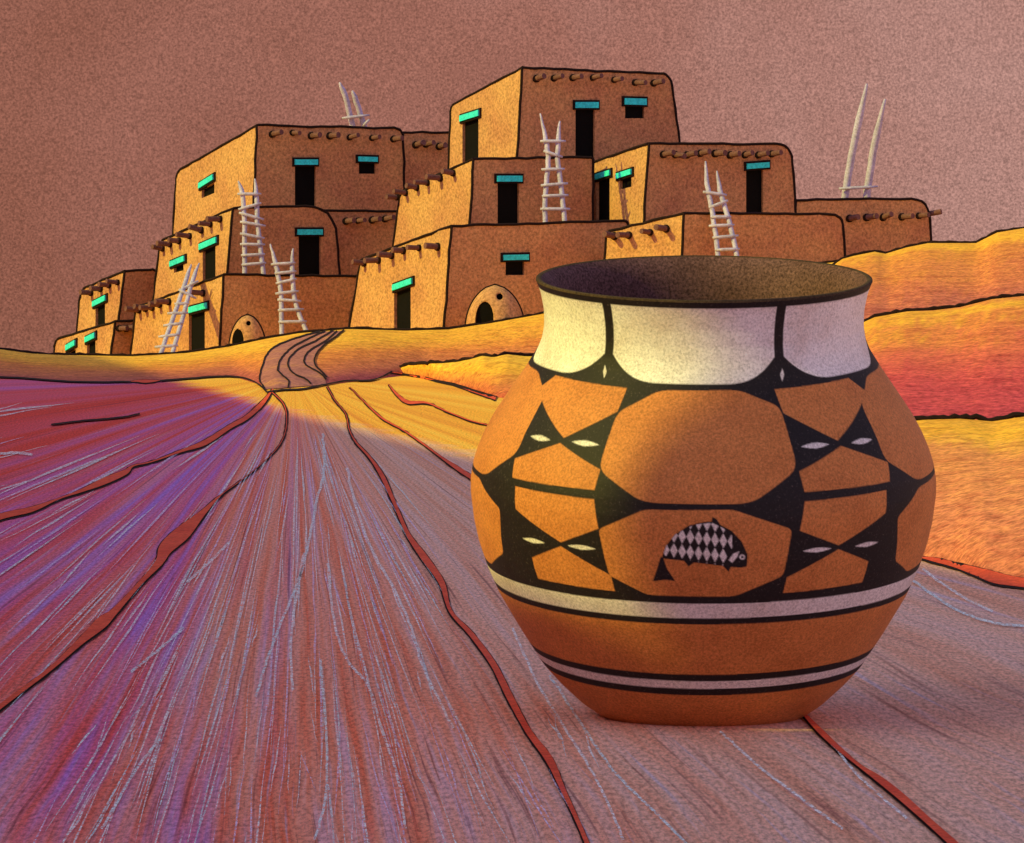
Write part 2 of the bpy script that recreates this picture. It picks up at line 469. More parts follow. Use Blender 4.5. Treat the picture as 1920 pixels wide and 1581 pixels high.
# pale mineral streaks running down the furrows
mb = MB()
AP = (560, 700)
for k in range(400):
    th = random.choice((random.uniform(-1.45, 1.15), random.uniform(-.5, .75)))
    r0 = random.uniform(110, 900); r1 = r0 + random.uniform(40, 330)
    bend = random.gauss(0, .014)
    wd = random.uniform(.7, 2.0)
    pts = []
    for i in range(5):
        t = i / 4; r = r0 + (r1 - r0) * t; a = th + bend * (t - .5) + random.gauss(0, .0015)
        pts.append((AP[0] + math.sin(a) * r, AP[1] + math.cos(a) * r, wd * (1 - abs(2 * t - 1)) + .2))
    if any(q[1] < 800 + max(0, q[0] - 560) * .14 and q[0] > 300 for q in pts): continue
    if any(850 < q[0] < 1800 and q[1] < 1340 for q in pts): continue
    ribbon(mb, pts, .016, random.choice((0, 0, 1, 2)), n=3, jit=.3)
for pts in ([(605, 815), (608, 880), (590, 960), (570, 1060), (540, 1140), (505, 1230), (480, 1310)], [(650, 880), (670, 960), (700, 1040), (740, 1110), (770, 1180), (800, 1270), (850, 1370)],
            [(615, 1060), (625, 1160), (650, 1240), (690, 1290), (715, 1370), (745, 1460), (760, 1560)], [(570, 1040), (556, 1120), (545, 1220), (550, 1300)], [(600, 1240), (612, 1380), (610, 1500), (590, 1580)],
            [(300, 1390), (260, 1440), (225, 1500), (190, 1560)], [(430, 1020), (395, 1055), (350, 1095)], [(345, 1180), (300, 1220), (245, 1265)], [(0, 853), (30, 851), (60, 855)],
            [(1710, 1090), (1750, 1120), (1800, 1150), (1860, 1170), (1920, 1178)], [(1730, 1070), (1770, 1100), (1810, 1125), (1860, 1150)], [(1350, 1375), (1420, 1440), (1500, 1500), (1580, 1560)],
            [(1030, 1270), (1090, 1360), (1150, 1450), (1230, 1530), (1300, 1600)], [(960, 1180), (1010, 1290), (1060, 1370), (1120, 1470), (1170, 1580)], [(1560, 1400), (1620, 1470), (1700, 1540)]):
    ribbon(mb, [(x, y, 2.4) for x, y in pts], .02, random.choice((0, 2)), n=8, jit=.7)
st = mb.build('mineral_streaks', [CHALK, chalk('lilac_mineral', (.84, .66, .98)), chalk('bluish_mineral', (.76, .92, 1.0))])
st['kind'] = 'stuff'; st['label'] = 'thin pale lilac and bluish streaks running along the furrowed clay ground'; st['category'] = 'streaks'

# unseen rock mass added off to the left, its skyline shaped to throw the long straight shade over the foreground
SD, QD = Vector((.914, .407, 0)).normalized(), Vector((-.407, .914, 0)).normalized()
EDGE = sorted((Vector((x, y, 0)).dot(QD), Vector((x, y, 0)).dot(SD)) for x, y in ((12, 22), (5.8, 54), (-.73, 82.2), (-4.8, 100.8), (-9.5, 126), (-11.5, 136), (-17, 139), (-40, 146)))
PQ, PS = Vector((1.6, 40.2, 0)).dot(QD), Vector((1.6, 40.2, 0)).dot(SD)
TE = math.tan(SUN_EL)


def shade_edge(q):
    e = float(np.interp(q, [p[0] for p in EDGE], [p[1] for p in EDGE]))
    # notch cut into the added skyline so that the sun reaches the jar
    gap = max(0, 1 - max(0, abs(q - PQ) - 1.42) / .2)
    return e + gap * (PS + .05 - e)


mb = MB(); S0 = -26.0
qs = sorted(set(list(np.arange(-60, 171, 2.0)) + list(np.arange(PQ - 4, PQ + 4, .2))))
top, f0, b0 = [], [], []
for q in qs:
    h = (shade_edge(q) - S0) * TE
    top.append(SD * S0 + QD * q + Vector((0, 0, h)))
    f0.append(SD * (S0 + 8) + QD * q + Vector((0, 0, -1)))
    b0.append(SD * (S0 - 22) + QD * q + Vector((0, 0, -1)))
m = len(qs); vs = f0 + top + b0; fs = []
for i in range(m - 1):
    fs += [(i, i + 1, m + i + 1, m + i), (m + i, m + i + 1, 2 * m + i + 1, 2 * m + i)]
fs += [(0, m, 2 * m), (m - 1, 2 * m - 1, 3 * m - 1)]
mb.add(vs, fs)
structure(mb.build('shade_caster', grain_mat('shade_caster_rock', [(.3, (.34, .14, .10)), (.7, (.45, .2, .13))], patch=.1, grain=2)))

# ------------------------------------------------------------------ adobe houses
HG = 'stepped adobe houses of the village'


def fillet(a, b, c, r, n=6):
    """corner at b between a and c, as an arc of points"""
    u, v = (a - b).normalized(), (c - b).normalized()
    p, q = b + u * r, b + v * r
    return [(p * (1 - t) ** 2 + b * 2 * t * (1 - t) * .0 + (b * (2 * t * (1 - t))) + q * t * t) for t in [i / n for i in range(n + 1)]]


def wobble(pts, step=.35, j=.010):
    out = []
    for a, b in zip(pts[:-1], pts[1:]):
        k = max(1, int((b - a).length / step))
        for i in range(k):
            out.append(a.lerp(b, i / k))
    out.append(pts[-1])
    return [p + Vector((random.gauss(0, j), random.gauss(0, j), random.gauss(0, j))) for p in out]


def house(label, Y0, FLt, FLb, FRt, FRb, BLt, BLb, rR=.35, rL=.25, front=(), left=(), fbeams=(), lbeams=(), kf=.5, kl=1.6, drop=1.6):
    yr = Y0 + kf * (FRt[0] - FLt[0]) / FPX * Y0
    yb = Y0 + kl * (FLt[0] - BLt[0]) / FPX * Y0
    A, D = P(*FLt, Y0), P(*FLb, Y0)
    nF = (P(*FRt, yr) - A).cross(D - A).normalized()
    if nF.y > 0: nF = -nF
    nL = (P(*BLt, yb) - A).cross(D - A).normalized()
    if nL.x > 0: nL = -nL
    B, C = on_plane(*FRt, A, nF), on_plane(*FRb, A, nF)
    E, F = on_plane(*BLt, A, nL), on_plane(*BLb, A, nL)
    ext = lambda t, b: b + (b - t).normalized() * drop
    D2, C2, F2 = ext(A, D), ext(B, C), ext(E, F)
    zb = min(D2.z, C2.z, F2.z)
    sl_ = lambda t, b: b + (b - t) * ((zb - b.z) / (b - t).z)
    D2, C2, F2 = sl_(A, D), sl_(B, C), sl_(E, F)
    G_, H_ = B + (E - A), C2 + (F2 - D2)
    base = Vector(((D2.x + H_.x) / 2, (D2.y + H_.y) / 2, zb))
    root = thing('adobe_house', label, 'adobe house', base, HG)
    # solid with rounded outer shoulders
    bm = bmesh.new()
    v = [bm.verts.new(p - base) for p in (A, B, C2, D2, E, G_, H_, F2)]
    for f in ((0, 1, 2, 3), (4, 7, 6, 5), (0, 4, 5, 1), (3, 2, 6, 7), (0, 3, 7, 4), (1, 5, 6, 2)): bm.faces.new([v[i] for i in f])
    bmesh.ops.recalc_face_normals(bm, faces=bm.faces)
    edge = lambda i, j: [e for e in bm.edges if set(e.verts) == {v[i], v[j]}]
    eR, eL = edge(1, 5), edge(4, 5)
    if rR > .02:
        bmesh.ops.bevel(bm, geom=eR, offset=rR, segments=6, profile=.5, affect='EDGES', offset_type='WIDTH' if False else 'OFFSET')
    if rL > .02:
        ee = [e for e in bm.edges if e.is_valid and all((vv.co - (E - base)).cross((G_ - E).normalized()).length < 1e-3 for vv in e.verts)]
        bmesh.ops.bevel(bm, geom=ee, offset=rL, segments=6, profile=.5, affect='EDGES')
    me = bpy.data.meshes.new('wall'); bm.to_mesh(me); bm.free()
    wall = link('wall', me, ADOBE, root)
    # openings
    cut = MB(); panels = []
    for items, n in ((front, nF), (left, nL)):
        for kind, q, lint in items:
            q3 = [on_plane(x, y, A, n) for x, y in q]
            cut.hexa([p + n * .6 for p in q3], [p - n * .34 for p in q3])
            panels.append((kind, q3, lint, n))
    if cut.v:
        co = cut.build('cutter', ADOBE, root, base, fix=True)
        md = wall.modifiers.new('openings', 'BOOLEAN'); md.operation = 'DIFFERENCE'; md.solver = 'EXACT'; md.object = co
        dg = bpy.context.evaluated_depsgraph_get()
        nm = bpy.data.meshes.new_from_object(wall.evaluated_get(dg))
        wall.modifiers.clear(); old = wall.data; wall.data = nm; nm.name = 'wall'
        bpy.data.meshes.remove(old); cm = co.data; bpy.data.objects.remove(co); bpy.data.meshes.remove(cm)
    for kind, q3, lint, n in panels:
        cen = sum(q3, Vector()) / 4
        big = [cen + (p - cen) * 1.04 for p in q3]
        mb = MB(); mb.hexa([p - n * .10 for p in big], [p - n * .36 for p in big])
        d = mb.build(kind, DARK, root, base, fix=True)
        if lint:
            (x0, y0), (x1, y1), th = lint
            l3 = [on_plane(x, y, A, n) for x, y in ((x0, y0 - th / 2), (x1, y1 - th / 2), (x1, y1 + th / 2), (x0, y0 + th / 2))]
            lc = sum(l3, Vector()) / 4
            uu, vv = (l3[1] - l3[0]).normalized(), (l3[3] - l3[0]).normalized()
            grow = [l3[0] - uu * .06 - vv * .06, l3[1] + uu * .06 - vv * .06, l3[2] + uu * .06 + vv * .06, l3[3] - uu * .06 + vv * .06]
            mb = MB(); mb.hexa([p + n * .05 for p in grow], [p - n * .06 for p in grow], 1)
            mb.hexa([p + n * .10 for p in l3], [p + n * .045 for p in l3], 0)
            mb.build('lintel', [TURQ, INK], d, base, fix=True)
    # roof beams: log ends poking out of the wall
    for pts, n in ((fbeams, nF), (lbeams, nL)):
        for x, y in pts:
            p = on_plane(x, y, A, n); r = random.uniform(.075, .095)
            ax = (n + Vector((random.gauss(.28 if n is nF else 0, .06), 0, random.gauss(.12 if n is nF else .03, .07)))).normalized()
            mb = MB(); mb.tube([p - ax * .25, p + ax * random.uniform(.40, .52)], r, 10)
            mb.tube([p - ax * .2, p + ax * .07], r * 1.32, 10, 1)
            mb.build('roof_beam', [LOG, INK], root, base)
    # dark seams along the corners
    mb = MB(); tr = .042
    mb.tube(wobble([A] + (fillet(A, B, C2, rR) if rR > .02 else [B]) + [C2]), tr)
    mb.tube(wobble([A] + (fillet(A, E, F2, rL) if rL > .02 else [E]) + [F2]), tr)
    mb.tube(wobble([A, D2]), tr)
    mb.build('corner_seam', INK, root, base)
    return root


def rect(x0, y0, x1, y1): return [(x0, y0), (x1, y0), (x1, y1), (x0, y1)]


def skew(x0, x1, ya0, ya1, yb0, yb1): return [(x0, ya0), (x1, ya1), (x1, yb1), (x0, yb0)]


T = 11
house('lowest small adobe block at far left end of the village, half sunk behind the hill', 151, (216, 603), (208, 667), (300, 598), (296, 667), (103, 637), (102, 668),
      left=[('window', skew(128, 142, 660, 653, 676, 674), ((127, 653), (144, 643), 10)), ('door', skew(163, 179, 644, 637, 680, 680), ((163, 638), (181, 629), 10))],
      fbeams=[(223, 616), (236, 616), (250, 616)], rL=.30)
house('small adobe block on roof of lowest far left house, four log ends above its door', 153, (234, 508), (222, 603), (300, 505), (296, 605), (152, 543), (144, 622),
      left=[('door', skew(179, 197, 571, 562, 617, 610), ((177, 571), (201, 559), 10))], lbeams=[(172, 549), (190, 541), (206, 535), (222, 530)], rL=.35)
house('bottom left tower storey behind the leaning ladder, wide brown front with beehive oven before it', 146, (420, 515), (411, 660), (672, 518), (652, 625), (255, 577), (246, 668),
      left=[('door', skew(354, 384, 590, 580, 668, 664), ((358, 582), (391, 573), 11))],
      lbeams=[(262, 582), (274, 579), (287, 577), (301, 571), (318, 566), (382, 550)], rR=.1, rL=.2)
house('middle left tower storey with round right shoulder and turquoise lintel door beside a ladder', 148.5, (437, 390), (425, 520), (627, 386), (637, 517), (301, 452), (288, 560), rR=1.0, rL=.25,
      front=[('door', rect(560, 442, 601, 520), ((556, 435), (603, 435), 10))],
      left=[('window', skew(326, 344, 497, 490, 512, 507), ((322, 496), (349, 485), 10)), ('door', skew(380, 404, 470, 457, 532, 526), ((377, 464), (409, 450), 11))],
      lbeams=[(306, 466), (320, 458), (337, 452), (357, 443), (379, 432), (396, 421), (414, 411)])
house('top left tower storey, tall with one gold side window and row of seven log ends', 151, (482, 235), (474, 420), (755, 241), (760, 420), (331, 322), (324, 448), rR=.3, rL=.35,
      front=[('door', rect(553, 311, 592, 400), ((551, 304), (594, 304), 10)), ('window', rect(673, 304, 704, 326), ((670, 298), (706, 299), 9))],
      left=[('window', skew(378, 402, 355, 343, 372, 362), ((376, 349), (403, 332), 10))],
      fbeams=[(510, 252), (548, 249), (583, 255), (618, 255), (655, 258), (697, 259), (737, 261)])
house('shaded low adobe block squeezed between left tower and middle tower', 150.6, (600, 395), (600, 520), (752, 397), (748, 520), (560, 405), (560, 520), rR=.05, rL=.1, fbeams=[(648, 415), (670, 414), (697, 413), (721, 411)])
house('dark narrow adobe block behind top left storey, mostly hidden, joining it to the middle tower', 155, (735, 249), (735, 420), (850, 249), (850, 420), (700, 260), (700, 420), rR=.05, rL=.1, fbeams=[(779, 272), (798, 271), (823, 275)])
house('bottom middle storey with broad brown front, small window and oven before it, nearest the track', 138.5, (846, 424), (833, 618), (1178, 414), (1180, 600), (676, 488), (655, 618), rR=.15, rL=.12,
      front=[('window', rect(948, 489, 983, 516), ((942, 483), (989, 482), 10))],
      left=[('door', skew(739, 770, 546, 535, 622, 622), ((740, 540), (776, 527), 11))],
      lbeams=[(684, 494), (711, 488), (736, 479), (758, 470), (787, 465), (822, 463)])
house('second middle storey behind the central ladder, gold side wall without any door', 141.5, (888, 298), (881, 425), (1112, 295), (1112, 425), (751, 360), (737, 462), rR=.08, rL=.2,
      front=[('door', rect(933, 341, 973, 420), ((930, 335), (977, 335), 11))],
      lbeams=[(746, 370), (762, 362), (783, 352), (803, 343), (827, 334), (851, 325)])
house('highest storey of the whole village with tall doors on gold side and brown front', 144.5, (979, 127), (969, 305), (1257, 139), (1280, 305), (846, 197), (841, 320), rR=.35, rL=.2,
      front=[('door', rect(1079, 204, 1115, 305), ((1077, 197), (1120, 197), 11)), ('window', rect(1172, 197, 1208, 222), ((1169, 190), (1210, 191), 12))],
      left=[('door', skew(867, 897, 228, 218, 305, 298), ((866, 223), (901, 212), 11))],
      fbeams=[(1005, 148), (1038, 147), (1073, 146), (1111, 146), (1151, 150), (1190, 155), (1225, 156)])
house('upper right block with nine log ends, side door and window under turquoise lintels beside it', 141.5, (1216, 269), (1207, 425), (1484, 270), (1493, 410), (1110, 305), (1106, 425), rR=.55, rL=.05,
      front=[('door', rect(1399, 319, 1431, 410), ((1398, 312), (1440, 309), 10))],
      left=[('door', skew(1118, 1143, 339, 333, 425, 425), ((1118, 333), (1147, 324), 10)), ('window', skew(1162, 1184, 337, 330, 356, 350), ((1159, 331), (1187, 322), 10))],
      fbeams=[(1243, 290), (1265, 290), (1287, 291), (1312, 288), (1340, 288), (1368, 291), (1396, 291), (1421, 291), (1446, 289)])
house('lower right block directly behind the jar rim with plain front and ladder', 137.5, (1282, 400), (1275, 560), (1580, 402), (1588, 560), (1137, 434), (1130, 560), rR=.4, rL=.2, kl=.8,
      lbeams=[(1153, 443), (1180, 441), (1220, 436), (1250, 429)])
gh = house('low rounded block at right end of village with two tall poles rising from its roof', 144, (1492, 375), (1488, 560), (1743, 373), (1750, 560), (1430, 390), (1430, 560), rR=.65, rL=.1,
           fbeams=[(1592, 410), (1624, 408), (1655, 408), (1690, 407), (1722, 405)])
mb = MB(); mb.tube([P(1736, 402, 146.2), P(1765, 397, 146.0)], .085, 10)
mb.build('roof_beam', LOG, gh, gh.location)

# ------------------------------------------------------------------ beehive ovens


def oven(label, cx, by, hw, top, Y, arch, hole):
    base = P(cx, by, Y); k = Y / FPX; r = hw * k; h = (by - top) * k
    base.z -= .25; h += .25
    root = thing('bread_oven', label, 'oven', base, 'beehive ovens in front of the houses')
    mb = MB(); n = 40; prof = []
    for i in range(15):
        t = i / 14; prof.append((r * max(0.0, 1 - t ** 2.3) ** .62, h * t))
    vs, fs = [], []
    for i, (rr, z) in enumerate(prof[:-1]):
        for j in range(n):
            a = 2 * math.pi * j / n; vs.append(base + Vector((rr * math.cos(a), rr * math.sin(a), z)))
    m = len(prof) - 1
    for i in range(m - 1):
        for j in range(n): fs.append((i * n + j, i * n + (j + 1) % n, (i + 1) * n + (j + 1) % n, (i + 1) * n + j))
    vs.append(base + Vector((0, 0, h))); fs += [((m - 1) * n + j, (m - 1) * n + (j + 1) % n, m * n) for j in range(n)]
    fs.append(tuple(range(n))[::-1])
    mb.add(vs, fs)
    dome = mb.build('dome', ADOBE, root, base, smooth=True, fix=True)
    # arched mouth and round vent
    d = Vector(((arch[0] - cx) * k, -r, 0)).normalized(); d = Vector((d.x * .6, d.y, 0)).normalized()
    s = Vector((-d.y, d.x, 0)); mw, mh = arch[1] * k, (by - arch[2]) * k + .25
    cm = base + Vector(((arch[0] - cx) * k, 0, 0))
    outl = [(-mw, -.1)] + [(-mw * math.cos(a) , mh * (.45 + .55 * math.sin(a))) for a in [math.pi * i / 10 for i in range(11)]] + [(mw, -.1)]
    c = MB(); q = len(outl)
    fr = [cm + s * u + Vector((0, 0, v)) + d * (r * 1.4) for u, v in outl]; bk = [cm + s * u + Vector((0, 0, v)) + d * (r * .35) for u, v in outl]
    c.add(fr + bk, [tuple(range(q)), tuple(range(q, 2 * q))[::-1]] + [(i, q + i, q + (i + 1) % q, (i + 1) % q) for i in range(q)])
    hv = base + Vector(((hole[0] - cx) * k, 0, (by - hole[1]) * k + .25))
    c.tube([hv + Vector((0, -r * 1.4, 0)), hv + Vector((0, -r * .1, 0))], hole[2] * k, 12)
    co = c.build('cutter', ADOBE, root, base, fix=True)
    md = dome.modifiers.new('mouth', 'BOOLEAN'); md.operation = 'DIFFERENCE'; md.solver = 'EXACT'; md.object = co
    nm = bpy.data.meshes.new_from_object(dome.evaluated_get(bpy.context.evaluated_depsgraph_get()))
    dome.modifiers.clear(); old = dome.data; dome.data = nm; nm.name = 'dome'
    bpy.data.meshes.remove(old); cmx = co.data; bpy.data.objects.remove(co); bpy.data.meshes.remove(cmx)
    mb = MB(); big = [cm + s * (u * 1.1) + Vector((0, 0, v * 1.04)) for u, v in outl]
    mb.add([p + d * (r * .62) for p in big] + [p + d * (r * .40) for p in big], [tuple(range(q)), tuple(range(q, 2 * q))[::-1]] + [(i, q + i, q + (i + 1) % q, (i + 1) % q) for i in range(q)])
    mb.build('mouth', DARK, root, base, fix=True)
    mb = MB(); mb.tube([hv + Vector((0, -r * .25, 0)), hv + Vector((0, -r * .12, 0))], hole[2] * k * 1.1, 12)
    mb.build('vent', DARK, root, base)
    mb = MB(); arc = [base + Vector((-q[0], 0, q[1])) for q in prof[:-1]] + [base + Vector((0, 0, h))] + [base + Vector((q[0], 0, q[1])) for q in prof[-2::-1]]
    mb.tube(arc, .042); mb.build('corner_seam', INK, root, base)


oven('small beehive bread oven in front of the bottom left storey, near the hill foot ladder', 464, 646, 34, 590, 141, (453, 12, 617), (467, 606, 4.5))
oven('larger beehive bread oven in front of the bottom middle storey, close to the jar', 928, 608, 55, 534, 136.8, (915, 18, 565), (937, 556, 6))

# ------------------------------------------------------------------ ladders
LG = 'pole ladders leaning on the houses'


def ladder(label, poles, rungs, Yb, Yt, r=.075, rr=.05):
    allp = [p for q in poles for p in q]
    y0, y1 = max(p[1] for p in allp), min(p[1] for p in allp)
    dep = lambda y: Yb + (Yt - Yb) * (y0 - y) / (y0 - y1)
    b0 = P(poles[0][-1][0], y0, Yb); b1 = P(poles[1][-1][0], y0, Yb)
    base = (b0 + b1) / 2
    root = thing('ladder', label, 'ladder', base, LG)
    for q in poles:
        pts = smooth_line(q, 4)
        mb = MB(); p3 = [P(x, y, dep(y)) for x, y in pts]
        p3.append(p3[-1] + (p3[-1] - p3[-2]).normalized() * .25)
        m = len(p3)
        mb.tube(wobble(p3, 9, .006), [r * (.3 + .7 * min(1, i / (m * .22))) for i in range(m)], 8)
        mb.build('pole', POLE, root, base, smooth=True)
    for (xa, ya), (xb, yb) in rungs:
        Y = dep((ya + yb) / 2) - r * 1.5
        a, b = P(xa, ya, Y), P(xb, yb, Y)
        mb = MB(); mb.tube([a, a.lerp(b, .3), a.lerp(b, .7), b], [rr * .7, rr, rr * .95, rr * .6], 8)
        mb.build('rung', POLE, root, base, smooth=True)
    return root


ladder('leaning ladder in front of the gold side wall at bottom left', [[(358, 497), (347, 530), (327, 590), (298, 672)], [(373, 494), (360, 530), (346, 585), (321, 672)]],
       [((290, 651), (334, 648)), ((297, 632), (338, 627)), ((306, 611), (344, 606)), ((314, 588), (353, 587)), ((335, 543), (368, 560)), ((337, 545), (372, 527)), ((327, 570), (355, 569))], 143.5, 147.4)
ladder('ladder on the first left terrace with eight close rungs, leaning on the middle storey', [[(447, 340), (455, 366), (458, 420), (459, 513)], [(478, 335), (481, 375), (484, 430), (495, 517)]],
       [((445, 364), (490, 364)), ((447, 393), (490, 381)), ((448, 399), (495, 412)), ((450, 416), (498, 424)), ((450, 438), (496, 447)), ((450, 458), (497, 459)), ((452, 479), (497, 477)), ((453, 497), (499, 493))], 147.3, 148.3)
ladder('ladder standing right of the small oven, its sharp pole tips crossing the terrace edge', [[(507, 458), (516, 492), (522, 520), (527, 557), (528, 626)], [(549, 466), (548, 501), (550, 539), (556, 575), (574, 620)]],
       [((508, 496), (554, 493)), ((515, 513), (556, 509)), ((517, 532), (556, 523)), ((516, 551), (560, 546)), ((520, 562), (565, 565)), ((521, 582), (570, 580)), ((522, 604), (575, 603))], 144.8, 146.3)
ladder('central ladder on the middle terrace reaching toward the highest storey', [[(1013, 214), (1022, 255), (1027, 287), (1027, 319), (1022, 369), (1022, 418)], [(1050, 227), (1047, 261), (1046, 300), (1051, 341), (1059, 418)]],
       [((1013, 265), (1061, 265)), ((1019, 283), (1055, 295)), ((1015, 318), (1059, 317)), ((1014, 348), (1065, 344)), ((1016, 368), (1066, 366)), ((1013, 392), (1069, 392))], 140.9, 142.0)
ladder('ladder just above the jar rim, leaning on the upper right block', [[(1322, 303), (1326, 346), (1334, 387), (1342, 442), (1348, 490)], [(1344, 321), (1350, 355), (1360, 391), (1371, 430), (1383, 490)]],
       [((1318, 360), (1363, 366)), ((1329, 390), (1365, 376)), ((1332, 407), (1371, 407)), ((1329, 424), (1377, 422)), ((1336, 446), (1385, 442)), ((1341, 469), (1387, 467))], 136.8, 138.5)
ladder('crossed short ladder tips rising behind the top left roof', [[(637, 155), (650, 190), (667, 262)], [(660, 170), (671, 200), (690, 262)]], [((641, 222), (693, 216)), ((682, 235), (693, 224))], 154.2, 153.8, r=.09)
ladder('two very tall tapering poles with one rung on the low right end roof', [[(1626, 157), (1607, 244), (1594, 310), (1582, 385)], [(1659, 186), (1640, 272), (1632, 320), (1623, 385)]], [((1573, 354), (1646, 350))], 147.6, 147.2, r=.115)

# ------------------------------------------------------------------ painted jar
PROF = [(517, 312), (528, 307), (540, 303), (570, 297), (600, 296), (625, 300), (645, 308), (680, 330), (705, 347), (740, 371), (770, 391), (800, 407), (830, 420), (855, 428), (885, 433), (910, 433), (960, 427), (1000, 418), (1045, 403), (1095, 381), (1165, 340), (1228, 300), (1262, 270), (1300, 230), (1322, 198), (1336, 164), (1342, 138)]
PV, PR = np.array([p[0] for p in PROF], float), np.array([p[1] for p in PROF], float)


def smooth_interp(x):
    # gentle smoothing of the profile so that no ring of facets shows
    ks = np.linspace(-10, 10, 9); wts = np.exp(-(ks / 6) ** 2); wts /= wts.sum()
    return sum(wt * np.interp(np.clip(x + k, 517, 1342), PV, PR) for k, wt in zip(ks, wts))


POT_Y, PXS = 40.3, 40.3 / FPX
POT_TILT = R_(7)


def inside(poly, x, y):
    res = np.zeros(x.shape, bool); n = len(poly)
    for i in range(n):
        x0, y0 = poly[i]; x1, y1 = poly[(i + 1) % n]
        if y0 == y1: continue
        c = ((y0 > y) != (y1 > y)) & (x < (x1 - x0) * (y - y0) / (y1 - y0) + x0)
        res ^= c
    return res


def rounded(poly, n=5, k=.22):
    out = []
    m = len(poly)
    for i in range(m):
        a, b, c = (np.array(poly[(i + d) % m], float) for d in (-1, 0, 1))
        p, q = b + (a - b) * k, b + (c - b) * k
        for t in np.linspace(0, 1, n): out.append(tuple(p * (1 - t) ** 2 + b * 2 * t * (1 - t) + q * t * t))
    return out


BLACK, ORNG, WHITE, CREAM = np.array((.016, .011, .012)), np.array((.64, .225, .06)), np.array((.86, .80, .78)), np.array((.80, .74, .72))
OCT1 = rounded([(-13, 673), (12, 671), (24.5, 701), (25.2, 803), (12.5, 858), (-13.5, 858), (-26, 808), (-25, 713)], k=.18)
OCT2 = rounded([(-13, 870), (8, 867), (22.5, 906), (21, 991), (9, 1027), (-13, 1027), (-22.5, 995), (-24.5, 911)], k=.10)
# the side field, in degrees from its own middle (40 degrees from the big panel)
SIDE = [[(-21, 674), (-15, 673), (15.5, 671), (17.5, 668), (22, 690), (-.5, 764), (-15, 712), (-14.6, 702)],
        [(0, 773), (15, 813), (13.5, 845), (-13.8, 843), (-14.4, 808)],
        [(-14, 859), (11.5, 858), (10.5, 898), (-4.5, 944), (-15.5, 910)],
        [(-4.5, 951), (6, 983), (5.5, 1022), (-18.5, 1025), (-18, 995)]]
SIDE[0] = [(-16, 673), (15.5, 669), (21, 695), (-.5, 764), (-15, 712)]
SLIT = [(8, 771, 4.2, 4.6), (-8, 768, 4.4, 4.6), (4.6, 950, 4, 4.2), (-10.5, 948, 4, 4.2)]
FISH = [(1243, 1033), (1250, 1010), (1266, 989), (1290, 972), (1318, 964.5), (1331, 964), (1333, 955), (1341, 960), (1347, 970), (1367, 981), (1385, 1001), (1396, 1026), (1394, 1048), (1384, 1050), (1366, 1049), (1362, 1058), (1352, 1047), (1300, 1041), (1291, 1049), (1283, 1038), (1244, 1034)]
TAIL = [(1241, 1031), (1246, 1033), (1252, 1052), (1267, 1076), (1250, 1074), (1227, 1077), (1234, 1056)]


def paint(th, v):
    """colour of the jar at angle th (degrees, 0 faces the viewer) and ring height v"""
    tt = np.where(np.abs(th) <= 100, th, np.sign(th) * (100 + (np.abs(th) - 100) * 1.25)) + 1.0
    col = np.empty(th.shape + (3,)); col[:] = BLACK
    # neck: cream panels with rounded feet
    k = np.round(tt / 64.0)
    d = np.abs(tt + 3 - np.round((tt + 3) / 62.0) * 62.0)
    foot = 662 - 42 * np.clip((d - 10) / 19.0, 0, 1) ** 2.6
    neck = (v < foot) & (d < 29.2) & (v > 528)
    col[neck] = WHITE
    # body field
    u = tt - np.round(tt / 80.0) * 80.0
    s = tt - 40 - np.round((tt - 40) / 80.0) * 80.0
    body = (v > 664) & (v < 1030)
    o = inside(OCT1, u, v) | inside(OCT2, u, v)
    mir = np.where(np.round((tt - 40) / 80.0) < 0, -s, s)      # mirror so that both sides lean alike
    for p in SIDE: o |= inside(p, mir, v)
    col[o & body] = ORNG
    for a, b, wa, hb in SLIT:
        q = np.abs((mir - a) / wa)
        col[(q < 1) & (np.abs(v - b) < hb * (1 - q ** 1.6))] = CREAM
    q = np.abs((v - 650 + (u - 0) * 0) / 11.0)
    dn = np.abs(tt + 3) - 31
    col[(q < 1) & (np.abs(dn - (v - 650) * -.06) < .75 * (1 - q))] = CREAM
    # lower bands
    dr = .6 * np.sin(np.radians(th) * 3)
    vv = v + dr
    col[(vv > 1041) & (vv < 1070)] = CREAM
    col[(vv > 1082) & (vv < 1186)] = ORNG
    col[(vv > 1200) & (vv < 1216)] = CREAM
    col[vv > 1230] = ORNG
    # the chequered fish on the lower middle panel
    fr = np.abs(th) < 30
    R = smooth_interp(v)
    px = 1316 + R * np.sin(np.radians(th)); py = v + R * np.cos(np.radians(th)) * np.sin(.122 + (v - 400) / 9000)
    f = fr & inside(FISH, px, py)
    tl = fr & inside(TAIL, px, py)
    a = (px - 1250) / 14.6; b = (py - 1017 - (px - 1250) * .11) / 28.5
    da = a - np.round(a); db = b - np.round(b)
    lens = (np.abs(da) * 2.1 + np.abs(db) * 2.05 < .98) & inside([(1245, 1028), (1252, 1008), (1268, 988), (1300, 970), (1332, 966), (1352, 976), (1368, 990), (1368, 1012), (1352, 1046), (1300, 1039)], px, py)
    col[f | tl] = BLACK
    col[f & lens] = CREAM
    col[fr & inside([(1381, 1019), (1377, 1030), (1368, 1041), (1362, 1036), (1370, 1024)], px, py)] = CREAM
    e = np.hypot(px - 1386, py - 1030)
    col[fr & (e < 5)] = CREAM
    col[fr & (e < 2.2)] = BLACK
    return col


